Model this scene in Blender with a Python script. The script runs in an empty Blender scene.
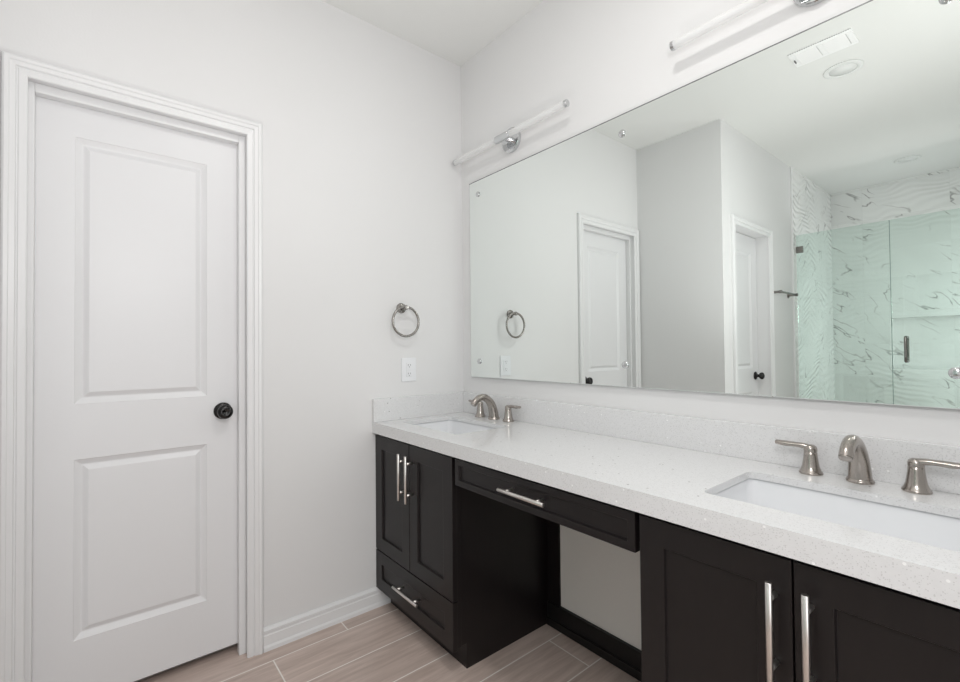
import bpy, bmesh, math, random
from mathutils import Vector, Matrix
S = bpy.context.scene
COL = S.collection
PI = math.pi

# ------------------------------------------------------------------ camera
RT = Vector((0.63349382, 0.7736904, -0.0094205))
UP = Vector((0.01843877, -0.00292364, 0.99982572))
FW = Vector((-0.77352802, 0.63355711, 0.01611801))
CAM = Vector((1.98406, -1.50687, 1.19288))
cd = bpy.data.cameras.new('camera')
cam = bpy.data.objects.new('camera', cd)
COL.objects.link(cam)
M = Matrix((RT, UP, -FW)).transposed().to_4x4()
M.translation = CAM
cam.matrix_world = M
cd.sensor_fit = 'HORIZONTAL'
cd.sensor_width = 36.0
cd.lens = 460.03 / 960 * 36.0
cd.clip_start = 0.02
S.camera = cam

# ------------------------------------------------------------------ world, light, exposure
W = bpy.data.worlds.new('world')
S.world = W
W.use_nodes = True
W.node_tree.nodes['Background'].inputs[0].default_value = (0, 0, 0, 1)
W.node_tree.nodes['Background'].inputs[1].default_value = 0
vs = S.view_settings
vs.view_transform = 'Standard'
vs.look = 'None'
vs.gamma = 1
vs.use_curve_mapping = False
vs.exposure = 0.0


def light(name, kind, loc, power, color=(1, 1, 1), rot=(0, 0, 0), **kw):
    l = bpy.data.lights.new(name, kind)
    l.energy = power
    l.color = color
    for k, v in kw.items():
        setattr(l, k, v)
    o = bpy.data.objects.new(name, l)
    COL.objects.link(o)
    o.location = loc
    o.rotation_euler = rot
    return o


# the photographer's flash by the camera, then two added fill spots aimed at the ceiling
light('flash_bulb', 'POINT', (2.0, -1.34, 1.72), 20.5, (1, .99, .985), shadow_soft_size=.17)
light('center_fill', 'SPOT', (1.15, -1.25, .72), 27, (1, .99, .98), (PI, 0, 0), spot_size=math.radians(125), spot_blend=1.0, shadow_soft_size=.06)
light('passage_fill', 'SPOT', (1.5, -2.5, .8), 16, (1, .99, .98), (PI, 0, 0), spot_size=math.radians(130), spot_blend=1.0, shadow_soft_size=.06)
# ceiling lamp between the mirror and the vent
light('ceiling_lamp_light', 'AREA', (1.50, -.92, 2.715), 7.4, (1, .985, .965), (0, 0, 0), shape='DISK', size=.16)
# added fill light in the next room, through the opening the photographer stands in
light('doorway_fill', 'AREA', (3.55, -1.55, 1.20), 19, (.96, .985, 1.0), (0, PI / 2, 0), shape='RECTANGLE', size=1.9, size_y=1.9)
# unseen fill panel added at the right end to brighten the shower
light('shower_fill', 'AREA', (2.0, -3.72, 1.25), 10.8, (.97, .99, 1), (0, PI / 2, 0), shape='RECTANGLE', size=1.5, size_y=.8)

# ------------------------------------------------------------------ node helpers


class NT:
    def __init__(self, name):
        self.m = bpy.data.materials.new(name)
        self.m.use_nodes = True
        self.t = self.m.node_tree
        self.t.nodes.clear()
        self.out = self.t.nodes.new('ShaderNodeOutputMaterial')

    def n(self, kind, ins=None, **props):
        nd = self.t.nodes.new(kind)
        for k, v in props.items():
            setattr(nd, k, v)
        for k, v in (ins or {}).items():
            s = nd.inputs[k]
            if isinstance(v, bpy.types.NodeSocket):
                self.t.links.new(v, s)
            else:
                s.default_value = v
        return nd

    def math(self, op, a, b=0.0, c=None, clamp=False):
        ins = {0: a, 1: b}
        if c is not None:
            ins[2] = c
        return self.n('ShaderNodeMath', ins, operation=op, use_clamp=clamp).outputs[0]

    def mix(self, f, a, b):
        nd = self.t.nodes.new('ShaderNodeMix')
        nd.data_type = 'RGBA'
        for k, v in ((0, f), (6, a), (7, b)):
            if isinstance(v, bpy.types.NodeSocket):
                self.t.links.new(v, nd.inputs[k])
            else:
                nd.inputs[k].default_value = v
        return nd.outputs[2]

    def ramp(self, f, stops):
        nd = self.n('ShaderNodeValToRGB', {0: f})
        e = nd.color_ramp.elements
        while len(e) < len(stops):
            e.new(.5)
        for i, (p, c) in enumerate(stops):
            e[i].position = p
            e[i].color = (c, c, c, 1) if isinstance(c, (int, float)) else (*c, 1)
        return nd.outputs[0]

    def obj(self):
        return self.n('ShaderNodeTexCoord').outputs['Object']

    def bsdf(self, **ins):
        p = self.n('ShaderNodeBsdfPrincipled', {k.replace('_', ' '): v for k, v in ins.items()})
        self.t.links.new(p.outputs[0], self.out.inputs[0])
        return p

    def bump(self, h, strength, dist):
        return self.n('ShaderNodeBump', {'Height': h, 'Strength': strength, 'Distance': dist}).outputs[0]


def c4(r, g, b):
    return (r, g, b, 1)


def paint(name, col, rough=.6, bump=0.0, scale=140, spec=.35):
    t = NT(name)
    p = t.bsdf(Base_Color=c4(*col), Roughness=rough, Specular_IOR_Level=spec)
    if bump:
        nz = t.n('ShaderNodeTexNoise', {'Vector': t.obj(), 'Scale': scale, 'Detail': 3.0})
        t.t.links.new(t.bump(nz.outputs[0], bump, .002), p.inputs['Normal'])
    return t.m


M_WALL = paint('wall_paint', (.80, .797, .797), .62, .12)
M_CEIL = paint('ceiling_paint', (.83, .835, .82), .7, .12)
M_TRIM = paint('trim_paint', (.83, .83, .835), .32, 0, spec=.45)
M_DOOR = paint('door_paint', (.81, .81, .82), .36, .05, 60, .45)
M_VENT = paint('vent_white', (.95, .95, .95), .35)
M_CAN = paint('lamp_trim_white', (.81, .82, .81), .5)
M_LENS = paint('lamp_lens', (.84, .85, .84), .45)
M_DRYWALL = paint('knee_wall_paint', (.92, .88, .84), .7, .1, 60)
M_PLATE = paint('plate_plastic', (.86, .87, .89), .25)
M_SLOT = paint('slot_grey', (.12, .12, .12), .4)
M_BLACK = paint('black_bronze', (.008, .007, .007), .22, spec=.5)
M_PORC = paint('porcelain', (.84, .85, .87), .08, spec=.5)
M_TOE = paint('toe_board_black', (.010, .009, .009), .35, .1, 30)
M_DARK = paint('backing_dark', (.05, .05, .05), .8)


def cabinet_mat():
    t = NT('espresso_lacquer')
    nz = t.n('ShaderNodeTexNoise', {'Vector': t.n('ShaderNodeMapping', {'Vector': t.obj(), 'Scale': (14, 14, 2)}).outputs[0], 'Scale': 5.0, 'Detail': 5.0})
    col = t.mix(nz.outputs[0], c4(.0085, .0066, .0068), c4(.0135, .0104, .0106))
    p = t.bsdf(Base_Color=col, Roughness=.34, Specular_IOR_Level=.36)
    t.t.links.new(t.bump(nz.outputs[0], .05, .001), p.inputs['Normal'])
    return t.m


def metal(name, col, rough, aniso=0.0):
    t = NT(name)
    nz = t.n('ShaderNodeTexNoise', {'Vector': t.obj(), 'Scale': 300.0, 'Detail': 2.0})
    r = t.math('ADD', t.math('MULTIPLY', nz.outputs[0], rough * .3), rough * .85)
    t.bsdf(Base_Color=c4(*col), Metallic=1.0, Roughness=r)
    return t.m


M_CAB = cabinet_mat()
M_NICKEL = metal('brushed_nickel', (.43, .395, .365), .24)
M_BAR = metal('satin_steel', (.74, .71, .68), .30)
M_CHROME = metal('chrome', (.66, .67, .68), .06)
M_DKNICK = metal('towel_nickel', (.30, .285, .27), .26)


def quartz():
    t = NT('speckled_quartz')
    o = t.obj()
    v1 = t.n('ShaderNodeTexVoronoi', {'Vector': o, 'Scale': 430.0})
    v2 = t.n('ShaderNodeTexVoronoi', {'Vector': o, 'Scale': 120.0})
    n1 = t.n('ShaderNodeTexNoise', {'Vector': o, 'Scale': 90.0, 'Detail': 4.0})
    sep = t.n('ShaderNodeSeparateColor', {0: v1.outputs['Color']})
    sep2 = t.n('ShaderNodeSeparateColor', {0: v2.outputs['Color']})
    base = t.mix(n1.outputs[0], c4(.74, .74, .745), c4(.81, .81, .815))
    grey = t.ramp(sep.outputs[0], [(.0, 1.0), (.16, 1.0), (.18, 0.0)])
    near = t.ramp(v1.outputs['Distance'], [(0, 1), (.42, 1), (.6, 0)])
    c = t.mix(t.math('MULTIPLY', t.math('MULTIPLY', grey, near), .42), base, c4(.44, .435, .43))
    dk = t.ramp(sep2.outputs[1], [(0, 1), (.013, 1), (.015, 0)])
    near2 = t.ramp(v2.outputs['Distance'], [(0, 1), (.26, 1), (.36, 0)])
    c = t.mix(t.math('MULTIPLY', t.math('MULTIPLY', dk, near2), .8), c, c4(.20, .19, .18))
    wh = t.ramp(sep2.outputs[2], [(0, 1), (.03, 1), (.032, 0)])
    c = t.mix(t.math('MULTIPLY', wh, near2), c, c4(.97, .97, .97))
    t.bsdf(Base_Color=c, Roughness=.13, Specular_IOR_Level=.5)
    return t.m


M_QUARTZ = quartz()


def floor_mat():
    t = NT('wood_look_plank_tile')
    o = t.obj()
    s = t.n('ShaderNodeSeparateXYZ', {0: o})
    x, y = s.outputs[0], s.outputs[1]
    fx = t.math('DIVIDE', t.math('SUBTRACT', x, .088), .2005)
    row = t.math('FLOOR', fx)
    ux = t.math('SUBTRACT', fx, row)
    fy = t.math('DIVIDE', t.math('ADD', t.math('ADD', y, .997), t.math('MULTIPLY', row, .3)), .9)
    cy = t.math('FLOOR', fy)
    uy = t.math('SUBTRACT', fy, cy)
    # distance to plank edges (m)
    dx = t.math('MULTIPLY', t.math('MINIMUM', ux, t.math('SUBTRACT', 1.0, ux)), .2005)
    dy = t.math('MULTIPLY', t.math('MINIMUM', uy, t.math('SUBTRACT', 1.0, uy)), .9)
    dd = t.math('MINIMUM', dx, dy)
    grout = t.ramp(t.math('MULTIPLY', dd, 100.0), [(0, 1), (.20, 1), (.30, 0)])
    seed = t.n('ShaderNodeCombineXYZ', {0: row, 1: cy, 2: 3.7})
    rnd = t.n('ShaderNodeTexWhiteNoise', {'Vector': seed.outputs[0]}, noise_dimensions='3D')
    off = t.n('ShaderNodeVectorMath', {0: o, 1: t.n('ShaderNodeVectorMath', {0: rnd.outputs['Color'], 'Scale': 9.0}, operation='SCALE').outputs[0]}, operation='ADD')
    mp = t.n('ShaderNodeMapping', {'Vector': off.outputs[0], 'Scale': (26, 2.2, 1)})
    g1 = t.n('ShaderNodeTexNoise', {'Vector': mp.outputs[0], 'Scale': 1.6, 'Detail': 8.0, 'Roughness': .62, 'Distortion': .6})
    mp2 = t.n('ShaderNodeMapping', {'Vector': off.outputs[0], 'Scale': (150, 9, 1)})
    g2 = t.n('ShaderNodeTexNoise', {'Vector': mp2.outputs[0], 'Scale': 1.0, 'Detail': 3.0})
    c = t.mix(t.ramp(g1.outputs[0], [(.34, 0.0), (.66, 1.0)]), c4(.52, .41, .36), c4(.71, .585, .525))
    c = t.mix(t.math('MULTIPLY', g2.outputs[0], .35), c, c4(.40, .315, .275))
    tone = t.n('ShaderNodeHueSaturation', {'Value': t.math('ADD', .92, t.math('MULTIPLY', rnd.outputs[0], .18)), 'Color': c})
    c = t.mix(grout, tone.outputs[0], c4(.88, .83, .78))
    p = t.bsdf(Base_Color=c, Roughness=t.math('ADD', .34, t.math('MULTIPLY', grout, .4)), Specular_IOR_Level=.4)
    h = t.math('SUBTRACT', t.math('MULTIPLY', g1.outputs[0], .15), grout)
    t.t.links.new(t.bump(h, .35, .0015), p.inputs['Normal'])
    return t.m


M_FLOOR = floor_mat()


def tile_mat(name, axis, relief=.5):
    """white marble tile with a wavy relief; axis = the horizontal axis of the wall"""
    t = NT(name)
    o = t.obj()
    s = t.n('ShaderNodeSeparateXYZ', {0: o})
    h, z = s.outputs[axis], s.outputs[2]
    uv = t.n('ShaderNodeCombineXYZ', {0: h, 1: z, 2: 0.0})
    # tile grid 0.30 high, 0.60 wide
    fx = t.math('DIVIDE', t.math('ADD', h, 10.0), .605)
    fz = t.math('DIVIDE', t.math('ADD', z, .005), .302)
    cx, cz = t.math('FLOOR', fx), t.math('FLOOR', fz)
    ux, uz = t.math('SUBTRACT', fx, cx), t.math('SUBTRACT', fz, cz)
    dx = t.math('MULTIPLY', t.math('MINIMUM', ux, t.math('SUBTRACT', 1.0, ux)), .605)
    dz = t.math('MULTIPLY', t.math('MINIMUM', uz, t.math('SUBTRACT', 1.0, uz)), .302)
    grout = t.ramp(t.math('MULTIPLY', t.math('MINIMUM', dx, dz), 100.0), [(0, 1), (.08, 1), (.16, 0)])
    seed = t.n('ShaderNodeCombineXYZ', {0: cx, 1: cz, 2: 1.3})
    rnd = t.n('ShaderNodeTexWhiteNoise', {'Vector': seed.outputs[0]}, noise_dimensions='3D')
    uvo = t.n('ShaderNodeVectorMath', {0: uv.outputs[0], 1: t.n('ShaderNodeVectorMath', {0: rnd.outputs['Color'], 'Scale': 5.0}, operation='SCALE').outputs[0]}, operation='ADD').outputs[0]
    # veins: thin level sets of warped noise, broken up by a second noise
    so = t.n('ShaderNodeSeparateXYZ', {0: uvo})
    along = t.math('SUBTRACT', t.math('MULTIPLY', so.outputs[0], .77), t.math('MULTIPLY', so.outputs[1], .64))
    perp = t.math('ADD', t.math('MULTIPLY', so.outputs[0], .64), t.math('MULTIPLY', so.outputs[1], .77))
    rot = t.n('ShaderNodeCombineXYZ', {0: along, 1: t.math('MULTIPLY', perp, 3.2), 2: 0.0})
    n1 = t.n('ShaderNodeTexNoise', {'Vector': rot.outputs[0], 'Scale': 2.0, 'Detail': 3.0, 'Roughness': .5, 'Distortion': .35})
    v = t.math('ABSOLUTE', t.math('SUBTRACT', n1.outputs[0], .5))
    vein = t.ramp(v, [(0, 1), (.004, .8), (.013, 0)])
    n2 = t.n('ShaderNodeTexNoise', {'Vector': uvo, 'Scale': 4.2, 'Detail': 1.0})
    gate = t.ramp(n2.outputs[0], [(.47, 0), (.62, 1)])
    cloud = t.n('ShaderNodeTexNoise', {'Vector': rot.outputs[0], 'Scale': .9, 'Detail': 3.0})
    base = t.mix(t.ramp(cloud.outputs[0], [(.35, 0), (.7, 1)]), c4(.88, .88, .87), c4(.81, .81, .80))
    c = t.mix(t.math('MULTIPLY', t.math('MULTIPLY', vein, gate), .85), base, c4(.26, .26, .25))
    c = t.mix(t.math('MULTIPLY', grout, .3), c, c4(.55, .55, .54))
    p = t.bsdf(Base_Color=c, Roughness=.10, Specular_IOR_Level=.5)
    # relief: horizontal waves that rise and fall along the wall
    wp = t.n('ShaderNodeMapping', {'Vector': uv.outputs[0], 'Scale': (1.0, 1.0, 1)})
    nz = t.n('ShaderNodeTexNoise', {'Vector': wp.outputs[0], 'Scale': 2.6, 'Detail': 1.0})
    zz = t.math('ADD', z, t.math('MULTIPLY', t.math('SUBTRACT', nz.outputs[0], .5), .30))
    sn = t.math('SINE', t.math('MULTIPLY', zz, 2 * PI / .052))
    amp = t.n('ShaderNodeTexNoise', {'Vector': wp.outputs[0], 'Scale': 1.9, 'Detail': 1.0})
    hgt = t.math('MULTIPLY', sn, t.ramp(amp.outputs[0], [(.42, .05), (.62, 1.0)]))
    hh = t.math('SUBTRACT', hgt, t.math('MULTIPLY', grout, .5))
    t.t.links.new(t.bump(hh, relief, .003), p.inputs['Normal'])
    return t.m


M_TILE_X = tile_mat('wavy_marble_tile_back', 0)
M_TILE_Y = tile_mat('wavy_marble_tile_side', 1, .9)


def mirror_mat():
    t = NT('mirror_silver')
    t.bsdf(Base_Color=c4(.885, .925, .905), Metallic=1.0, Roughness=0.0)
    return t.m


def glass_mat(name, tint, edge=False):
    t = NT(name)
    fr = t.n('ShaderNodeFresnel', {'IOR': 1.5})
    tr = t.n('ShaderNodeBsdfTransparent', {'Color': c4(*tint)})
    gl = t.n('ShaderNodeBsdfGlossy', {'Color': c4(.95, 1, .98), 'Roughness': 0.0})
    mx = t.n('ShaderNodeMixShader', {0: fr.outputs[0], 1: tr.outputs[0], 2: gl.outputs[0]})
    t.t.links.new(mx.outputs[0], t.out.inputs[0])
    return t.m


def tube_mat():
    t = NT('frosted_tube')
    df = t.n('ShaderNodeBsdfDiffuse', {'Color': c4(.96, .96, .96)})
    tl = t.n('ShaderNodeBsdfTranslucent', {'Color': c4(.96, .96, .96)})
    tr = t.n('ShaderNodeBsdfTransparent', {'Color': c4(1, 1, 1)})
    gl = t.n('ShaderNodeBsdfGlossy', {'Color': c4(1, 1, 1), 'Roughness': .1})
    a = t.n('ShaderNodeMixShader', {0: .35, 1: df.outputs[0], 2: tl.outputs[0]})
    b = t.n('ShaderNodeMixShader', {0: .30, 1: a.outputs[0], 2: tr.outputs[0]})
    c = t.n('ShaderNodeMixShader', {0: .04, 1: b.outputs[0], 2: gl.outputs[0]})
    t.t.links.new(c.outputs[0], t.out.inputs[0])
    return t.m


M_MIRROR = mirror_mat()
M_GLASSEDGE = paint('mirror_glass_edge', (.80, .84, .82), .2)
M_SHOWER = glass_mat('green_shower_glass', (.905, .955, .935))
M_TUBE = tube_mat()

# ------------------------------------------------------------------ mesh helpers


def box(bm, x0, x1, y0, y1, z0, z1, mi=0):
    vs_ = [bm.verts.new((x, y, z)) for x in (x0, x1) for y in (y0, y1) for z in (z0, z1)]
    fs = []
    for q in ((0, 1, 3, 2), (4, 6, 7, 5), (0, 4, 5, 1), (2, 3, 7, 6), (0, 2, 6, 4), (1, 5, 7, 3)):
        f = bm.faces.new([vs_[i] for i in q])
        f.material_index = mi
        fs.append(f)
    return vs_, fs


def frame_of(d):
    d = Vector(d).normalized()
    a = Vector((0, 0, 1)) if abs(d.z) < .9 else Vector((1, 0, 0))
    u = d.cross(a).normalized()
    return u, d.cross(u).normalized()


def tube(bm, pts, rad, n=16, cap=True, closed=False, flat=None):
    """sweep a circle (or ellipse) along pts; rad = number or list; flat = (scale_u, scale_v) list"""
    pts = [Vector(p) for p in pts]
    m = len(pts)
    if not isinstance(rad, (list, tuple)):
        rad = [rad] * m
    rings = []
    u = None
    for i, p in enumerate(pts):
        if closed:
            d = pts[(i + 1) % m] - pts[i - 1]
        else:
            d = pts[min(i + 1, m - 1)] - pts[max(i - 1, 0)]
        d.normalize()
        if u is None:
            u, v = frame_of(d)
        else:
            u = (u - d * u.dot(d)).normalized()
            v = d.cross(u).normalized()
        su, sv = (1, 1) if flat is None else flat[i]
        rings.append([bm.verts.new(p + (u * math.cos(a) * su + v * math.sin(a) * sv) * rad[i]) for a in [2 * PI * k / n for k in range(n)]])
    for i in range(m if closed else m - 1):
        a, b = rings[i], rings[(i + 1) % m]
        for k in range(n):
            f = bm.faces.new((a[k], a[(k + 1) % n], b[(k + 1) % n], b[k]))
            f.smooth = True
    if cap and not closed:
        bm.faces.new(rings[0][::-1])
        bm.faces.new(rings[-1])


def lathe(bm, prof, origin=(0, 0, 0), axis='z', n=32):
    """prof = (radius, height) list; closed with caps when the radius is not zero"""
    o = Vector(origin)

    def P(r, h, a):
        c, s = r * math.cos(a), r * math.sin(a)
        if axis == 'z':
            return o + Vector((c, s, h))
        if axis == 'y':
            return o + Vector((c, h, s))
        return o + Vector((h, c, s))
    rings = []
    for r, h in prof:
        if r < 1e-6:
            rings.append([bm.verts.new(P(0, h, 0))])
        else:
            rings.append([bm.verts.new(P(r, h, 2 * PI * k / n)) for k in range(n)])
    for a, b in zip(rings, rings[1:]):
        for k in range(n):
            q = []
            for R, kk in ((a, k), (a, k + 1), (b, k + 1), (b, k)):
                vtx = R[kk % len(R)] if len(R) > 1 else R[0]
                if vtx not in q:
                    q.append(vtx)
            if len(q) > 2:
                f = bm.faces.new(q)
                f.smooth = True
    for R in (rings[0], rings[-1]):
        if len(R) > 1:
            bm.faces.new(R)


def obj(name, bm, mats, parent=None, bevel=0.0, seg=2, smooth_angle=35):
    bmesh.ops.recalc_face_normals(bm, faces=bm.faces[:])
    me = bpy.data.meshes.new(name)
    bm.to_mesh(me)
    bm.free()
    for m in (mats if isinstance(mats, (list, tuple)) else [mats]):
        me.materials.append(m)
    o = bpy.data.objects.new(name, me)
    COL.objects.link(o)
    if parent is not None:
        o.parent = parent
    if bevel:
        b = o.modifiers.new('bevel', 'BEVEL')
        b.width = bevel
        b.segments = seg
        b.limit_method = 'ANGLE'
        b.angle_limit = math.radians(40)
        b.harden_normals = False
    return o


def smooth_edges(o, deg=35):
    """smooth faces, but keep edges sharper than deg"""
    me = o.data
    bm = bmesh.new()
    bm.from_mesh(me)
    for f in bm.faces:
        f.smooth = True
    for e in bm.edges:
        if len(e.link_faces) == 2 and e.calc_face_angle(0) > math.radians(deg):
            e.smooth = False
    bm.to_mesh(me)
    bm.free()
    return o


def thing(name, label, cat, loc=(0, 0, 0), rz=0.0, group=None):
    o = bpy.data.objects.new(name, None)
    o.empty_display_size = .05
    COL.objects.link(o)
    o.location = loc
    o.rotation_euler = (0, 0, rz)
    o['label'] = label
    o['category'] = cat
    if group:
        o['group'] = group
    return o


def struct(o, label, cat=None):
    o['kind'] = 'structure'
    o['label'] = label
    o['category'] = cat or o.name.split('_')[0]
    return o


def copy_tree(o, parent=None):
    c = o.copy()
    COL.objects.link(c)
    if parent is not None:
        c.parent = parent
    for ch in [k for k in bpy.data.objects if k.parent == o]:
        copy_tree(ch, c)
    return c


def NB():
    return bmesh.new()


# ------------------------------------------------------------------ room shell
H = 2.734
YF = -1.755          # wall behind the left door, parallel to the mirror wall
XW = .633            # wall with the second door
YS = -4.29           # tiled back of the shower
XR = 2.02            # right wall

bm = NB()
box(bm, -.35, 3.9, YS - .25, .12, -.05, 0)
struct(obj('floor', bm, M_FLOOR), 'brown wood-look plank tile floor with pale grout lines')
bm = NB()
box(bm, -.35, 3.9, YS - .25, .12, H, H + .08)
struct(obj('ceiling', bm, M_CEIL), 'plain white painted ceiling')

# left wall with the opening of the first door
D1_Y0, D1_Y1, D_H = -1.690, -1.0705, 2.047
J = .012             # jamb board
bm = NB()
box(bm, -.12, 0, D1_Y1 + J, .12, 0, H)
box(bm, -.12, 0, YF - .12, D1_Y0 - J, 0, H)
box(bm, -.12, 0, D1_Y0 - J, D1_Y1 + J, D_H + J, H)
struct(obj('wall_left', bm, M_WALL), 'off-white painted wall with the near white door')
bm = NB()
box(bm, 0, XR + .12, 0, .12, 0, H)
struct(obj('wall_back', bm, M_WALL), 'off-white painted wall behind the big mirror and vanity')
bm = NB()
box(bm, XR, XR + .12, -.58, 0, 0, H)
box(bm, XR, XR + .12, -2.25, -.58, 2.15, H)
box(bm, XR, XR + .12, YS - .2, -2.25, 0, H)
struct(obj('wall_right', bm, M_WALL), 'off-white wall with the wide opening beside the vanity')
bm = NB()
box(bm, 0, XW - .12, YF - .12, YF, 0, H)
struct(obj('wall_front', bm, M_WALL), 'short off-white wall facing the mirror, seen in it')
D2_Y0, D2_Y1 = -2.567, -1.9465
bm = NB()
box(bm, XW - .12, XW, D2_Y1 + J, YF, 0, H)
box(bm, XW - .12, XW, YS - .2, D2_Y0 - J, 0, H)
box(bm, XW - .12, XW, D2_Y0 - J, D2_Y1 + J, D_H + J, H)
struct(obj('wall_inner', bm, M_WALL), 'off-white wall with the farther door, seen in the mirror')
# shower tile
bm = NB()
NX0, NX1, NZ0, NZ1, ND = 1.08, 1.70, .965, 1.443, .09
y0, y1 = YS - .03, YS
box(bm, XW, NX0, y0, y1, 0, H)
box(bm, NX1, XR, y0, y1, 0, H)
box(bm, NX0, NX1, y0, y1, 0, NZ0)
box(bm, NX0, NX1, y0, y1, NZ1, H)
box(bm, NX0, NX1, y0 - ND, y0 - ND + .01, NZ0, NZ1)
box(bm, NX0 - .01, NX0, y0 - ND, y0, NZ0 - .01, NZ1 + .01)
box(bm, NX1, NX1 + .01, y0 - ND, y0, NZ0 - .01, NZ1 + .01)
box(bm, NX0, NX1, y0 - ND, y0, NZ0 - .01, NZ0)
box(bm, NX0, NX1, y0 - ND, y0, NZ1, NZ1 + .01)
struct(obj('wall_shower', bm, M_TILE_X), 'wavy white marble tile wall with a recessed niche at the back of the shower')
bm = NB()
box(bm, XW, XW + .008, YS, -3.13, 0, H)
struct(obj('wall_shower_side', bm, M_TILE_Y), 'wavy white marble tile on the side of the shower')
bm = NB()
box(bm, XR - .008, XR, YS, -3.13, 0, H)
struct(obj('wall_shower_right', bm, M_TILE_Y), 'wavy marble tile on the right side of the shower')
bm = NB()
box(bm, XW, XW + .012, -3.13, -3.112, 0, H)
struct(obj('trim_1', bm, M_TRIM, bevel=.002), 'thin white edge strip where the shower tile begins')
bm = NB()
box(bm, XW + .008, XR - .008, -3.27, -3.13, 0, .10)
struct(obj('trim_2', bm, M_QUARTZ, bevel=.004), 'low pale curb under the shower glass')
# the next room, seen by nobody, closes the light in
bm = NB()
box(bm, 3.78, 3.9, -3.2, .12, 0, H)
box(bm, XR + .12, 3.78, 0, .12, 0, H)
box(bm, XR + .12, 3.78, -3.2, -3.08, 0, H)
struct(obj('wall_hall', bm, M_WALL), 'off-white walls of the next room')
bm = NB()
box(bm, -.35, -.30, YF - .1, -.9, 0, 2.3)  # added backing, coloured dark so the gap under the door stays black
struct(obj('wall_backing', bm, M_DARK), 'added dark sheet behind the near door')


def sweep_base(bm, p0, p1, nrm, prof):
    """baseboard: profile (height, thickness) swept from p0 to p1, standing out along nrm"""
    p0, p1, nrm = Vector((*p0, 0)), Vector((*p1, 0)), Vector((*nrm, 0))
    rows = [[bm.verts.new(p + nrm * t + Vector((0, 0, z))) for z, t in prof] for p in (p0, p1)]
    k = len(prof)
    for i in range(k):
        bm.faces.new((rows[0][i], rows[0][(i + 1) % k], rows[1][(i + 1) % k], rows[1][i]))
    bm.faces.new(rows[0])
    bm.faces.new(rows[1][::-1])


BASE = [(0, 0), (0, .019), (.014, .018), (.021, .0125), (.058, .0125), (.061, .0095), (.068, .0095), (.071, .013), (.079, .013), (.0875, .006), (.0885, 0)]
CAS_W = .058
bm = NB()
sweep_base(bm, (0, D1_Y1 + CAS_W), (0, -.4555), (1, 0), BASE)
struct(obj('baseboard_left', bm, M_TRIM), 'moulded white baseboard between the near door and the vanity')
bm = NB()
sweep_base(bm, (0.022, YF), (XW, YF), (0, 1), BASE)
struct(obj('baseboard_front', bm, M_TRIM), 'moulded white baseboard on the wall facing the mirror')
bm = NB()
sweep_base(bm, (XW, YF - .0), (XW, D2_Y1 + CAS_W), (1, 0), BASE)
sweep_base(bm, (XW, D2_Y0 - CAS_W), (XW, -3.112), (1, 0), BASE)
struct(obj('baseboard_inner', bm, M_TRIM), 'moulded white baseboard along the wall of the farther door')
bm = NB()
box(bm, .6055, 1.3745, -.018, 0, 0, .098)
box(bm, .6055, 1.3745, -.024, -.018, 0, .035)
struct(obj('baseboard_back', bm, M_TOE, bevel=.003), 'black board along the floor inside the knee space')
bm = NB()
box(bm, .672, 1.30, -.003, 0, .098, .70)
struct(obj('trim_3', bm, M_DRYWALL, bevel=.0015), 'beige unpainted patch of wall inside the knee space')

bm = NB()
box(bm, .6055, .672, -.010, 0, .098, .80)
struct(obj('trim_4', bm, M_CAB), 'black upright board at the left end of the beige wall patch')

# ------------------------------------------------------------------ doors
CAS = [(0, 0), (0, .009), (.003, .0115), (.019, .0125), (.0215, .0095), (.0245, .0095), (.027, .0145), (.039, .016), (.0415, .0190), (.050, .0205), (.0555, .017), (.058, .011), (.058, 0)]


def door_panel_grid(bm, x0, x1, z0, z1, yf, panels):
    """front face of a slab at y = yf (front looks to -y) with sunk moulded panels"""
    xs = sorted({x0, x1, panels[0][0], panels[0][1]})
    zs = sorted({z0, z1} | {p[2] for p in panels} | {p[3] for p in panels})
    hole = {(p[0], p[2]) for p in panels}
    for i in range(len(xs) - 1):
        for j in range(len(zs) - 1):
            if (xs[i], zs[j]) in hole:
                continue
            bm.faces.new([bm.verts.new((x, yf, z)) for x, z in ((xs[i], zs[j]), (xs[i + 1], zs[j]), (xs[i + 1], zs[j + 1]), (xs[i], zs[j + 1]))])
    steps = [(0, 0), (.002, .0022), (.017, .0105), (.020, .0112), (.023, .0105), (.036, .0030), (.0385, .0022)]
    for (a, b, c, d) in panels:
        prev = None
        for ins, dep in steps:
            r = [bm.verts.new((x, yf + dep, z)) for x, z in ((a + ins, c + ins), (b - ins, c + ins), (b - ins, d - ins), (a + ins, d - ins))]
            if prev:
                for k in range(4):
                    bm.faces.new((prev[k], prev[(k + 1) % 4], r[(k + 1) % 4], r[k]))
            prev = r
        bm.faces.new(prev)


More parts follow.
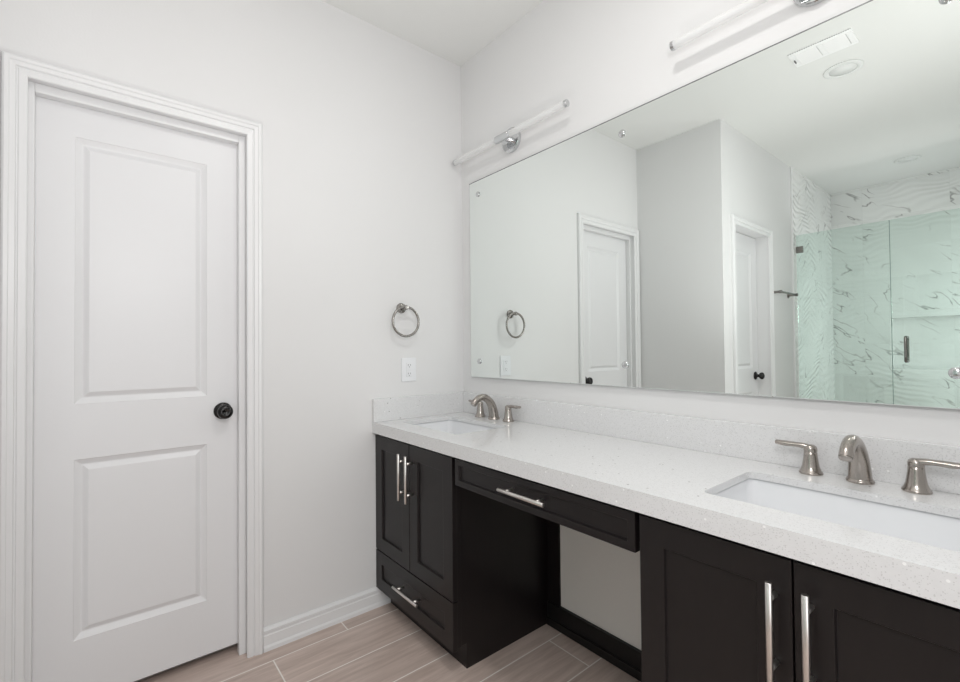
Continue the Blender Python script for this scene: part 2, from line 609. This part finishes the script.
def make_door(name, loc, width, recess, knob_x, label, stop=True):
    """local x along the wall, local +y into the wall, opening from x=0 to x=width"""
    root = bpy.data.objects.new(name, None)
    COL.objects.link(root)
    root.location = loc
    root.rotation_euler = (0, 0, PI / 2)
    struct(root, label, 'door')
    # casing, mitred
    bm = NB()
    st = []
    for u, t in CAS:
        st.append([bm.verts.new(p) for p in ((-u, -t, 0), (-u, -t, D_H + u), (width + u, -t, D_H + u), (width + u, -t, 0))])
    k = len(CAS)
    for i in range(k):
        a, b = st[i], st[(i + 1) % k]
        for j in range(3):
            bm.faces.new((a[j], a[j + 1], b[j + 1], b[j]))
    bm.faces.new([s[0] for s in st])
    bm.faces.new([s[3] for s in st][::-1])
    obj('casing', bm, M_TRIM, root)
    # jamb boards, set back 3 mm behind the casing's edge
    bm = NB()
    dpt = .12
    g = .004
    box(bm, -J, -g, 0, dpt, 0, D_H + J)
    box(bm, width + g, width + J, 0, dpt, 0, D_H + J)
    box(bm, -J, width + J, 0, dpt, D_H + g, D_H + J)
    obj('jamb', bm, M_TRIM, root)
    if stop:
        bm = NB()
        s0, s1, th = recess - .034, recess - .001, .0165
        box(bm, -g, -g + th, s0, s1, 0, D_H + g)
        box(bm, width + g - th - .009, width + g, s0, s1, 0, D_H + g)
        box(bm, -g + th, width + g - th - .009, s0, s1, D_H - .026, D_H + g)
        obj('door_stop', bm, M_TRIM, root, bevel=.002)
    # slab
    bm = NB()
    x0, x1, z0, z1 = -.002, width + .002, .033, D_H
    pa = (.1085 * width / .6195, .4935 * width / .6195)
    panels = [(pa[0], pa[1], .238, .835), (pa[0], pa[1], 1.020, 1.917)]
    door_panel_grid(bm, x0, x1, z0, z1, recess, panels)
    yb = recess + .035
    v = {(x, y, z): bm.verts.new((x, y, z)) for x in (x0, x1) for y in (recess, yb) for z in (z0, z1)}
    for q in (((x0, yb, z0), (x0, yb, z1), (x1, yb, z1), (x1, yb, z0)), ((x0, recess, z0), (x0, recess, z1), (x0, yb, z1), (x0, yb, z0)),
              ((x1, recess, z0), (x1, yb, z0), (x1, yb, z1), (x1, recess, z1)), ((x0, recess, z0), (x0, yb, z0), (x1, yb, z0), (x1, recess, z0)),
              ((x0, recess, z1), (x1, recess, z1), (x1, yb, z1), (x0, yb, z1))):
        bm.faces.new([v[p] for p in q])
    bmesh.ops.remove_doubles(bm, verts=bm.verts[:], dist=.0002)
    obj('door_slab', bm, M_DOOR, root)
    # knob
    bm = NB()
    yy = recess
    lathe(bm, [(.0, 0), (.031, 0), (.0325, -.003), (.031, -.007), (.024, -.0105), (.0125, -.013), (.0115, -.026), (.014, -.030), (.022, -.035), (.0268, -.043), (.0275, -.050), (.0255, -.057),
               (.018, -.0625), (.0105, -.064), (.0095, -.0625), (0, -.0622)], (knob_x, yy, .958), 'y', 36)
    kn = obj('knob', bm, M_BLACK, root)
    kn['label'] = 'round black bronze knob'
    return root


make_door('door_1', (0, D1_Y0, 0), D1_Y1 - D1_Y0, .060, .5470, 'white two-panel door with black knob left of the vanity')
make_door('door_2', (XW, D2_Y0, 0), D2_Y1 - D2_Y0, .086, .062, 'farther white two-panel door with black knob, seen in the mirror beside the shower', stop=False)

# ------------------------------------------------------------------ vanity cabinets
YD = -.522           # face of doors and drawers
DT = .021            # door thickness


def shaker(bm, x0, x1, z0, z1, rail=.060, dep=.008, yf=YD, th=DT):
    """shaker front: frame with a sunk flat panel"""
    a, b, c, d = x0 + rail, x1 - rail, z0 + rail, z1 - rail
    o = [bm.verts.new((x, yf, z)) for x, z in ((x0, z0), (x1, z0), (x1, z1), (x0, z1))]
    i1 = [bm.verts.new((x, yf, z)) for x, z in ((a, c), (b, c), (b, d), (a, d))]
    i2 = [bm.verts.new((x, yf + dep, z)) for x, z in ((a + .002, c + .002), (b - .002, c + .002), (b - .002, d - .002), (a + .002, d - .002))]
    bk = [bm.verts.new((x, yf + th, z)) for x, z in ((x0, z0), (x1, z0), (x1, z1), (x0, z1))]
    for k in range(4):
        m = (k + 1) % 4
        bm.faces.new((o[k], o[m], i1[m], i1[k]))
        bm.faces.new((i1[k], i1[m], i2[m], i2[k]))
        bm.faces.new((o[k], bk[k], bk[m], o[m]))
    bm.faces.new(i2)
    bm.faces.new(bk[::-1])


def bar_pull(parent, cx, cz, vertical, L=.192, post=.128, yf=YD):
    bm = NB()
    r = .0060
    y = yf - .034
    ax = Vector((0, 0, 1)) if vertical else Vector((1, 0, 0))
    c = Vector((cx, y, cz))
    e = .0006
    tube(bm, [c - ax * L / 2, c - ax * (L / 2 - e), c + ax * (L / 2 - e), c + ax * L / 2], [r - e, r, r, r - e], 18)
    for s in (-1, 1):
        p = c + ax * s * post / 2
        tube(bm, [p, (p.x, yf, p.z)], .0052, 14)
    return obj('handle', bm, M_BAR, parent)


def cabinet(x0, x1, label, drawer_at_base, side_left_open):
    root = thing('vanity_cabinet', label, 'cabinet', (0, 0, 0), group=None)
    cx0, cx1 = (x0 + .004, x1 - .001) if side_left_open else (x0 + .001, x1 - .008)
    # open-topped shell 18 mm thick
    bm = NB()
    yf, yb, z0, z1, w = YD + DT, -.002, .095, .800, .018
    o = [[bm.verts.new((x, y, z)) for x, y in ((cx0, yf), (cx1, yf), (cx1, yb), (cx0, yb))] for z in (z0, z1)]
    i_ = [[bm.verts.new((x, y, z)) for x, y in ((cx0 + w, yf + w), (cx1 - w, yf + w), (cx1 - w, yb - w), (cx0 + w, yb - w))] for z in (z0 + w, z1)]
    bm.faces.new(o[0])
    bm.faces.new(i_[0])
    for k in range(4):
        m = (k + 1) % 4
        bm.faces.new((o[0][k], o[0][m], o[1][m], o[1][k]))
        bm.faces.new((i_[0][k], i_[0][m], i_[1][m], i_[1][k]))
        bm.faces.new((o[1][k], o[1][m], i_[1][m], i_[1][k]))
    obj('carcass', bm, M_CAB, root)
    bm = NB()
    box(bm, cx0, cx1, -.455, -.002, .0, .095)
    obj('toe_kick', bm, M_CAB, root)
    if not side_left_open:
        bm = NB()
        box(bm, cx1, x1 - .001, YD + DT, -.484, .095, .800)
        obj('stile', bm, M_CAB, root, bevel=.001)
    mid = (x0 + x1) / 2
    zb = .2705 if drawer_at_base else .095
    for k, (a, b) in enumerate(((x0, mid - .0017), (mid + .0017, x1))):
        bm = NB()
        shaker(bm, a, b, zb, .7945)
        d = obj('door', bm, M_CAB, root, bevel=.0012)
        hx = b - .027 if k == 0 else a + .027
        bar_pull(d, hx, .6605, True)
    if drawer_at_base:
        bm = NB()
        shaker(bm, x0, x1, .0895, .266, .055)
        d = obj('drawer', bm, M_CAB, root, bevel=.0012)
        bar_pull(d, (x0 + x1) / 2 + .012, .187, False)
    return root


cabinet(.0035, .613, 'black shaker vanity cabinet with two doors and a drawer under the corner sink', True, False)
cabinet(1.3715, 1.998, 'black shaker vanity cabinet with two doors under the sink nearest the camera', False, True)

root = thing('apron_drawer', 'shallow black drawer with a bar pull spanning the open knee space', 'drawer', (0, 0, 0))
bm = NB()
shaker(bm, .6315, 1.3595, .700, .7945, .0215, .008)
d = obj('drawer_front', bm, M_CAB, root, bevel=.0012)
bar_pull(d, .999, .7535, False)
bm = NB()
box(bm, .640, 1.345, YD + DT, -.060, .712, .790)
obj('drawer_box', bm, M_CAB, root)
for a, b in ((.6135, .640), (1.345, 1.3705)):
    bm = NB()
    box(bm, a, b, YD + DT + .001, -.030, .735, .800)
    obj('support_rail', bm, M_CAB, root)

# ------------------------------------------------------------------ countertop with two cut-outs
ZC, ZB, YC = .855, .8055, -.5375
SLAB = .018
XE = XR
SINKS = [(.095, .520), (1.478, 1.905)]
SY0, SY1 = -.432, -.155


def rrect(x0, x1, y0, y1, r, n=6):
    out = []
    for cx, cy, a0 in ((x1 - r, y1 - r, 0), (x0 + r, y1 - r, 90), (x0 + r, y0 + r, 180), (x1 - r, y0 + r, 270)):
        for k in range(n + 1):
            a = math.radians(a0 + 90 * k / n)
            out.append((cx + r * math.cos(a), cy + r * math.sin(a)))
    return out


def slab_with_holes(bm, z0, z1, x0, x1, y0, y1):
    for z in (z1, z0):
        edges = []

        def loop(pts):
            v = [bm.verts.new((x, y, z)) for x, y in pts]
            edges.extend(bm.edges.new((v[i], v[(i + 1) % len(v)])) for i in range(len(v)))
        loop([(x0, y0), (x1, y0), (x1, y1), (x0, y1)])
        for a, b in SINKS:
            loop(rrect(a, b, SY0, SY1, .018))
        bmesh.ops.triangle_fill(bm, edges=edges, use_beauty=True)

    def wall(pts):
        a = [bm.verts.new((x, y, z0)) for x, y in pts]
        b = [bm.verts.new((x, y, z1)) for x, y in pts]
        for i in range(len(pts)):
            j = (i + 1) % len(pts)
            bm.faces.new((a[i], a[j], b[j], b[i]))
    wall([(x0, y0), (x1, y0), (x1, y1), (x0, y1)])
    for a, b in SINKS:
        wall(rrect(a, b, SY0, SY1, .018))
    bmesh.ops.remove_doubles(bm, verts=bm.verts[:], dist=.0001)


top = thing('countertop', 'long white speckled quartz countertop over both vanity cabinets', 'countertop', (0, 0, 0))
bm = NB()
slab_with_holes(bm, ZC - SLAB, ZC, 0.0005, XE, YC, -.0005)
obj('slab', bm, M_QUARTZ, top)
bm = NB()
box(bm, .0005, XE, YC, YC + .030, ZB, ZC - SLAB)
obj('front_edge', bm, M_QUARTZ, top)
bm = NB()
box(bm, .0205, XE, -.0205, -.0005, ZC, .961)
obj('backsplash', bm, M_QUARTZ, top, bevel=.0012)
bm = NB()
box(bm, .0005, .0205, YC, -.0005, ZC, .961)
obj('side_splash', bm, M_QUARTZ, top, bevel=.0012)

# ------------------------------------------------------------------ sinks


def make_sink(x0, x1, label):
    cx, cy = (x0 + x1) / 2, (SY0 + SY1) / 2
    root = thing('sink', label, 'sink', (cx, cy, ZC - .14), group=None)
    hx, hy = (x1 - x0) / 2 + .006, (SY1 - SY0) / 2 + .006
    zt = ZC - SLAB - .0005 - (ZC - .14)
    bm = NB()
    rings = [(hx + .014, hy + .014, zt, .03), (hx, hy, zt, .026), (hx - .002, hy - .002, zt - .006, .026), (hx - .012, hy - .012, zt - .075, .03), (hx - .022, hy - .022, zt - .100, .045),
             (hx - .05, hy - .05, zt - .112, .05), (.03, .03, zt - .118, .0299)]
    prev = None
    for a, b, z, r in rings:
        v = [bm.verts.new((x, y, z)) for x, y in rrect(-a, a, -b, b, r, 6)]
        if prev:
            for i in range(len(v)):
                j = (i + 1) % len(v)
                f = bm.faces.new((prev[i], prev[j], v[j], v[i]))
                f.smooth = True
        prev = v
    bm.faces.new(prev)
    o = obj('basin', bm, M_PORC, root)
    bmod = o.modifiers.new('thickness', 'SOLIDIFY')
    bmod.thickness = .006
    bmod.offset = -1
    bm = NB()
    lathe(bm, [(0, .004), (.012, .004), (.014, .002), (.020, .003), (.0225, .0015), (.0225, -.003), (0, -.003)], (0, 0, zt - .1165), 'z', 28)
    obj('drain', bm, M_NICKEL, root)
    return root


make_sink(*SINKS[0], 'white rectangular undermount sink in the corner by the towel ring')
make_sink(*SINKS[1], 'white rectangular undermount sink nearest the camera')

# ------------------------------------------------------------------ faucets


def smooth_path(pts, n=8):
    P = [Vector(p) for p in pts]
    out = []
    for i in range(len(P) - 1):
        p0, p1, p2, p3 = P[max(i - 1, 0)], P[i], P[i + 1], P[min(i + 2, len(P) - 1)]
        for k in range(n):
            t = k / n
            out.append(.5 * ((2 * p1) + (p2 - p0) * t + (2 * p0 - 5 * p1 + 4 * p2 - p3) * t * t + (3 * p1 - p0 - 3 * p2 + p3) * t ** 3))
    out.append(P[-1])
    return out


def lerp_list(vals, m):
    out = []
    for i in range(m):
        f = i / (m - 1) * (len(vals) - 1)
        k = min(int(f), len(vals) - 2)
        out.append(vals[k] + (vals[k + 1] - vals[k]) * (f - k))
    return out


def make_faucet(cx, label):
    root = thing('faucet', label, 'faucet', (cx, -.062, ZC), group=None)
    # spout: flange, thick stem leaning forward, arched over the bowl
    pts = smooth_path([(0, 0, .006), (0, -.003, .034), (0, -.013, .066), (0, -.032, .092), (0, -.059, .1075), (0, -.088, .1070), (0, -.112, .094), (0, -.124, .079)], 7)
    rr = lerp_list([.0245, .0225, .0200, .0178, .0160, .0148, .0142, .0142], len(pts))
    bm = NB()
    tube(bm, pts, rr, 24)
    lathe(bm, [(0, 0), (.0275, 0), (.0285, .003), (.0278, .006), (.0260, .0075), (.0250, .010), (0, .010)], (0, 0, 0), 'z', 32)
    o = smooth_edges(obj('spout', bm, M_NICKEL, root), 40)
    e = pts[-1]
    dr = (pts[-1] - pts[-2]).normalized()
    bm = NB()
    tube(bm, [e - dr * .001, e + dr * .004, e + dr * .0042], [.0134, .0134, .0108], 24)
    obj('aerator', bm, M_NICKEL, o)
    for s in (-1, 1):
        bm = NB()
        x = s * .102
        lathe(bm, [(0, 0), (.0260, 0), (.0270, .003), (.0258, .006), (.0232, .009), (.0192, .020), (.0170, .034), (.0152, .048), (.0148, .0562), (.0140, .0570), (.0140, .0580), (.0150, .0586), (.0152, .0655), (.0135, .0715), (.008, .0755), (0, .0765)], (x, 0, 0), 'z', 32)
        h = smooth_edges(obj('handle', bm, M_NICKEL, root), 50)
        bm = NB()
        lp = smooth_path([(x - s * .004, 0, .0650), (x + s * .014, -.001, .0705), (x + s * .034, -.002, .0718), (x + s * .058, -.003, .0715), (x + s * .079, -.004, .0730)], 6)
        m = len(lp)
        rl = lerp_list([.0115, .0108, .0105, .0120, .0095], m)
        # blade: wide and thin
        tube(bm, lp, rl, 18, flat=[(1.0, lerp_list([.9, .70, .62, .62, .60], m)[i]) for i in range(m)])
        smooth_edges(obj('lever', bm, M_NICKEL, h), 60)
    return root


make_faucet(.319, 'brushed nickel two-handle faucet in the corner under the mirror edge')
make_faucet(1.694, 'brushed nickel two-handle faucet at the sink nearest the camera')

# ------------------------------------------------------------------ mirror
MX0, MX1, MZ0, MZ1 = .088, 1.937, 1.0455, 2.0585
YM0, YM1 = -.017, -.011
mir = thing('wall_mirror', 'very wide frameless mirror held by chrome screws above the vanity', 'mirror', (MX0, -.001, MZ0))
ox, oy, oz = mir.location
bm = NB()
v_, fs = box(bm, MX0 - ox, MX1 - ox, YM0 - oy, YM1 - oy, 0, MZ1 - MZ0)
for f in fs:
    f.material_index = 1
fs[2].material_index = 0
g = obj('glass', bm, [M_MIRROR, M_GLASSEDGE], mir, bevel=.0022, seg=1)
g.modifiers['bevel'].material = 0
bm = NB()
box(bm, MX0 - ox, MX1 - ox, YM0 - oy - .0006, YM0 - oy + .002, MZ1 - MZ0 - .0028, MZ1 - MZ0 + .0004)  # separate strip, coloured dark, laid over the bevelled top edge
obj('top_edge', bm, paint('mirror_top_edge', (.16, .165, .165), .3), mir)['label'] = 'thin dark strip over the top edge'
for x in (.160, 1.010, 1.861):
    for z in (1.127, 1.986):
        bm = NB()
        lathe(bm, [(0, 0), (.0125, 0), (.0135, -.0015), (.0135, -.004), (.011, -.0062), (.006, -.0075), (0, -.008)], (x - ox, YM0 - oy, z - oz), 'y', 24)
        lathe(bm, [(0, .016), (.008, .016), (.008, .0062), (0, .0062)], (x - ox, YM0 - oy, z - oz), 'y', 16)
        obj('screw', bm, M_CHROME, mir)

# ------------------------------------------------------------------ tube lights over the mirror


def make_light(cx, label):
    root = thing('wall_light', label, 'wall light', (cx, 0, 2.180), group=None)
    bm = NB()
    lathe(bm, [(0, -.0005), (.056, -.0005), (.0575, -.004), (.0575, -.017), (.054, -.0195), (0, -.0195)], (0, 0, 0), 'y', 40)
    smooth_edges(obj('canopy', bm, M_CHROME, root))
    bm = NB()
    tube(bm, [(0, -.018, 0), (0, -.050, 0)], .0135, 20)
    smooth_edges(obj('arm', bm, M_CHROME, root))
    bm = NB()
    yt = -.0625
    tube(bm, [(-.047, yt, 0), (-.0465, yt, 0), (.0465, yt, 0), (.047, yt, 0)], [.0172, .0178, .0178, .0172], 24)
    smooth_edges(obj('collar', bm, M_CHROME, root))
    L = .386
    bm = NB()
    tube(bm, [(-L + .010, yt, 0), (L - .010, yt, 0)], .0142, 24)
    smooth_edges(obj('glass_tube', bm, M_TUBE, root))
    for s in (-1, 1):
        bm = NB()
        tube(bm, [(s * (L - .012), yt, 0), (s * (L - .002), yt, 0), (s * L, yt, 0)], [.0150, .0150, .0125], 24)
        smooth_edges(obj('end_cap', bm, M_CHROME, root))
    return root


make_light(.4055, 'chrome and white tube wall light near the corner above the mirror')
make_light(1.6145, 'chrome and white tube wall light cut off by the top of the photo')

# ------------------------------------------------------------------ towel ring, outlet
root = thing('towel_ring', 'brushed nickel towel ring on the left wall above the outlet', 'towel ring', (0, -.381, 1.393))
bm = NB()
lathe(bm, [(0, .0005), (.0245, .0005), (.0255, .003), (.0245, .008), (.018, .010), (.011, .012), (.0095, .024), (.0095, .044), (.0115, .046), (.0115, .056), (.009, .059), (0, .0595)], (0, 0, 0), 'x', 28)
smooth_edges(obj('mount', bm, M_DKNICK, root))
bm = NB()
n = 48
R = .0705
tube(bm, [(.049 + .004 * math.sin(0), R * math.sin(2 * PI * k / n), -R + .003 + R * math.cos(2 * PI * k / n)) for k in range(n)], 0.0060, 14, closed=True)
obj('ring', bm, M_DKNICK, root)

root = thing('outlet', 'white rectangular outlet plate on the left wall below the towel ring', 'outlet', (0, -.340, 1.092))
bm = NB()
box(bm, .0005, .006, -.041, .041, -.058, .058)
obj('plate', bm, M_PLATE, root, bevel=.0025, seg=3)
bm = NB()
box(bm, .005, .0085, -.0168, .0168, -.0335, .0335)
obj('socket_face', bm, M_PLATE, root, bevel=.0012)
for z in (-.021, .021):
    for ya, yb in ((-.0072, -.0054), (.0052, .0070)):
        bm = NB()
        box(bm, .0075, .0089, ya, yb, z - .002, z + .006)
        obj('slot', bm, M_SLOT, root)['label'] = 'dark socket slot'
    bm = NB()
    lathe(bm, [(0, .0075), (.0022, .0075), (.0022, .0089), (0, .0089)], (0, 0, z - .008), 'x', 10)
    obj('ground_hole', bm, M_SLOT, root)['label'] = 'dark round socket hole'
bm = NB()
box(bm, .008, .0098, -.009, .009, .001, .006)
obj('button', bm, M_PLATE, root, bevel=.0006)
bm = NB()
box(bm, .008, .0098, -.009, .009, -.006, -.001)
obj('button', bm, M_PLATE, root, bevel=.0006)

# ------------------------------------------------------------------ ceiling fittings
root = thing('ceiling_vent', 'white two-bank ceiling air register, seen in the mirror', 'vent', (1.290, -1.412, H))
bm = NB()
for a, b, c, d in ((-.135, .135, -.080, -.058), (-.135, .135, .058, .080), (-.135, -.108, -.058, .058), (.108, .135, -.058, .058), (-.012, .012, -.058, .058)):
    box(bm, a, b, c, d, -.006, -.0005)
obj('frame', bm, M_VENT, root, bevel=.002)
for sx in (-1, 1):
    bm = NB()
    x0, x1 = (.013, .107) if sx > 0 else (-.107, -.013)
    for k in range(7):
        y = -.050 + k * .0165
        v = [bm.verts.new(p) for p in ((x0, y - .009, -.010), (x1, y - .009, -.010), (x1, y + .0075, -.003), (x0, y + .0075, -.003))]
        w = [bm.verts.new(p.co + Vector((0, .001, -.001))) for p in v]
        bm.faces.new(v)
        bm.faces.new(w[::-1])
        for i in range(4):
            bm.faces.new((v[i], v[(i + 1) % 4], w[(i + 1) % 4], w[i]))
    obj('louvers', bm, M_VENT, root)
bm = NB()
box(bm, -.123, -.119, -.016, .012, -.016, -.009)
o = obj('lever', bm, M_SLOT, root)
o['label'] = 'small dark damper lever'


def downlight(x, y, r, label):
    root = thing('ceiling_light', label, 'ceiling light', (x, y, H), group=None)
    bm = NB()
    lathe(bm, [(r * .70, -.001), (r * .70, -.004), (r * .74, -.007), (r * .95, -.006), (r, -.003), (r, -.0005)], (0, 0, 0), 'z', 40)
    obj('trim_ring', bm, M_CAN, root)
    bm = NB()
    lathe(bm, [(r * .71, -.001), (r * .71, -.0035), (0, -.0042)], (0, 0, 0), 'z', 40)
    obj('lens', bm, M_LENS, root)
    return root


downlight(1.308, -1.722, .090, 'round flat ceiling light beside the ceiling vent, seen in the mirror')
downlight(1.303, -3.705, .085, 'round flat ceiling light over the shower, seen in the mirror')

# ------------------------------------------------------------------ towel bar
root = thing('towel_bar', 'short nickel towel bar between the farther door and the shower, seen in the mirror', 'towel bar', (XW, -2.615, 1.615))
bm = NB()
tube(bm, [(.062, -.02, 0), (.062, .0, 0), (.062, -.40, 0)], .0075, 14)
obj('bar', bm, M_DKNICK, root)
for y in (-.012, -.385):
    bm = NB()
    lathe(bm, [(0, .0005), (.023, .0005), (.024, .003), (.022, .008), (.012, .011), (.010, .020), (.010, .054), (.013, .057), (.013, .070), (.010, .073), (0, .073)], (0, y, 0), 'x', 24)
    smooth_edges(obj('post', bm, M_DKNICK, root))

# ------------------------------------------------------------------ shower glass
YG = -3.20
sh = thing('shower_enclosure', 'green-tinted frameless glass shower screen and door, seen in the mirror', 'shower', (XW + .01, YG, .10))
ox, oy, oz = sh.location
bm = NB()
box(bm, XW + .013 - ox, 1.256 - ox, -.005, .005, .004, 2.150 - oz)
obj('fixed_panel', bm, M_SHOWER, sh)
bm = NB()
box(bm, 1.261 - ox, XR - .02 - ox, -.005, .005, .012, 2.150 - oz)
dr = obj('glass_door', bm, M_SHOWER, sh)
bm = NB()
for s in (-1, 1):
    y = s * .048
    c0, c1 = Vector((1.341 - ox, y, 1.055 - oz)), Vector((1.341 - ox, y, 1.258 - oz))
    tube(bm, smooth_path([(c0.x, s * .005, c0.z + .012), (c0.x, s * .034, c0.z + .010), (c0.x, y, c0.z + .024), (c0.x, y, (c0.z + c1.z) / 2), (c0.x, y, c1.z - .024), (c0.x, s * .034, c1.z - .010), (c0.x, s * .005, c1.z - .012)], 6), .0095, 14)
obj('handle', bm, M_DKNICK, dr)
for z in (1.995, .45):
    bm = NB()
    box(bm, 0, .050, -.012, .012, z - oz, z - oz + .055)
    obj('clip', bm, M_DKNICK, sh, bevel=.002)
for z in (1.80, .35):
    bm = NB()
    box(bm, XR - .009 - .062 - ox, XR - .009 - ox, -.014, .014, z - oz, z - oz + .09)
    obj('hinge', bm, M_DKNICK, sh, bevel=.002)
# dark seals where panel and door meet
bm = NB()
box(bm, 1.2563 - ox, 1.2607 - ox, -.004, .004, .02, 2.148 - oz)
obj('seal', bm, paint('seal_green', (.22, .30, .27), .3), sh)
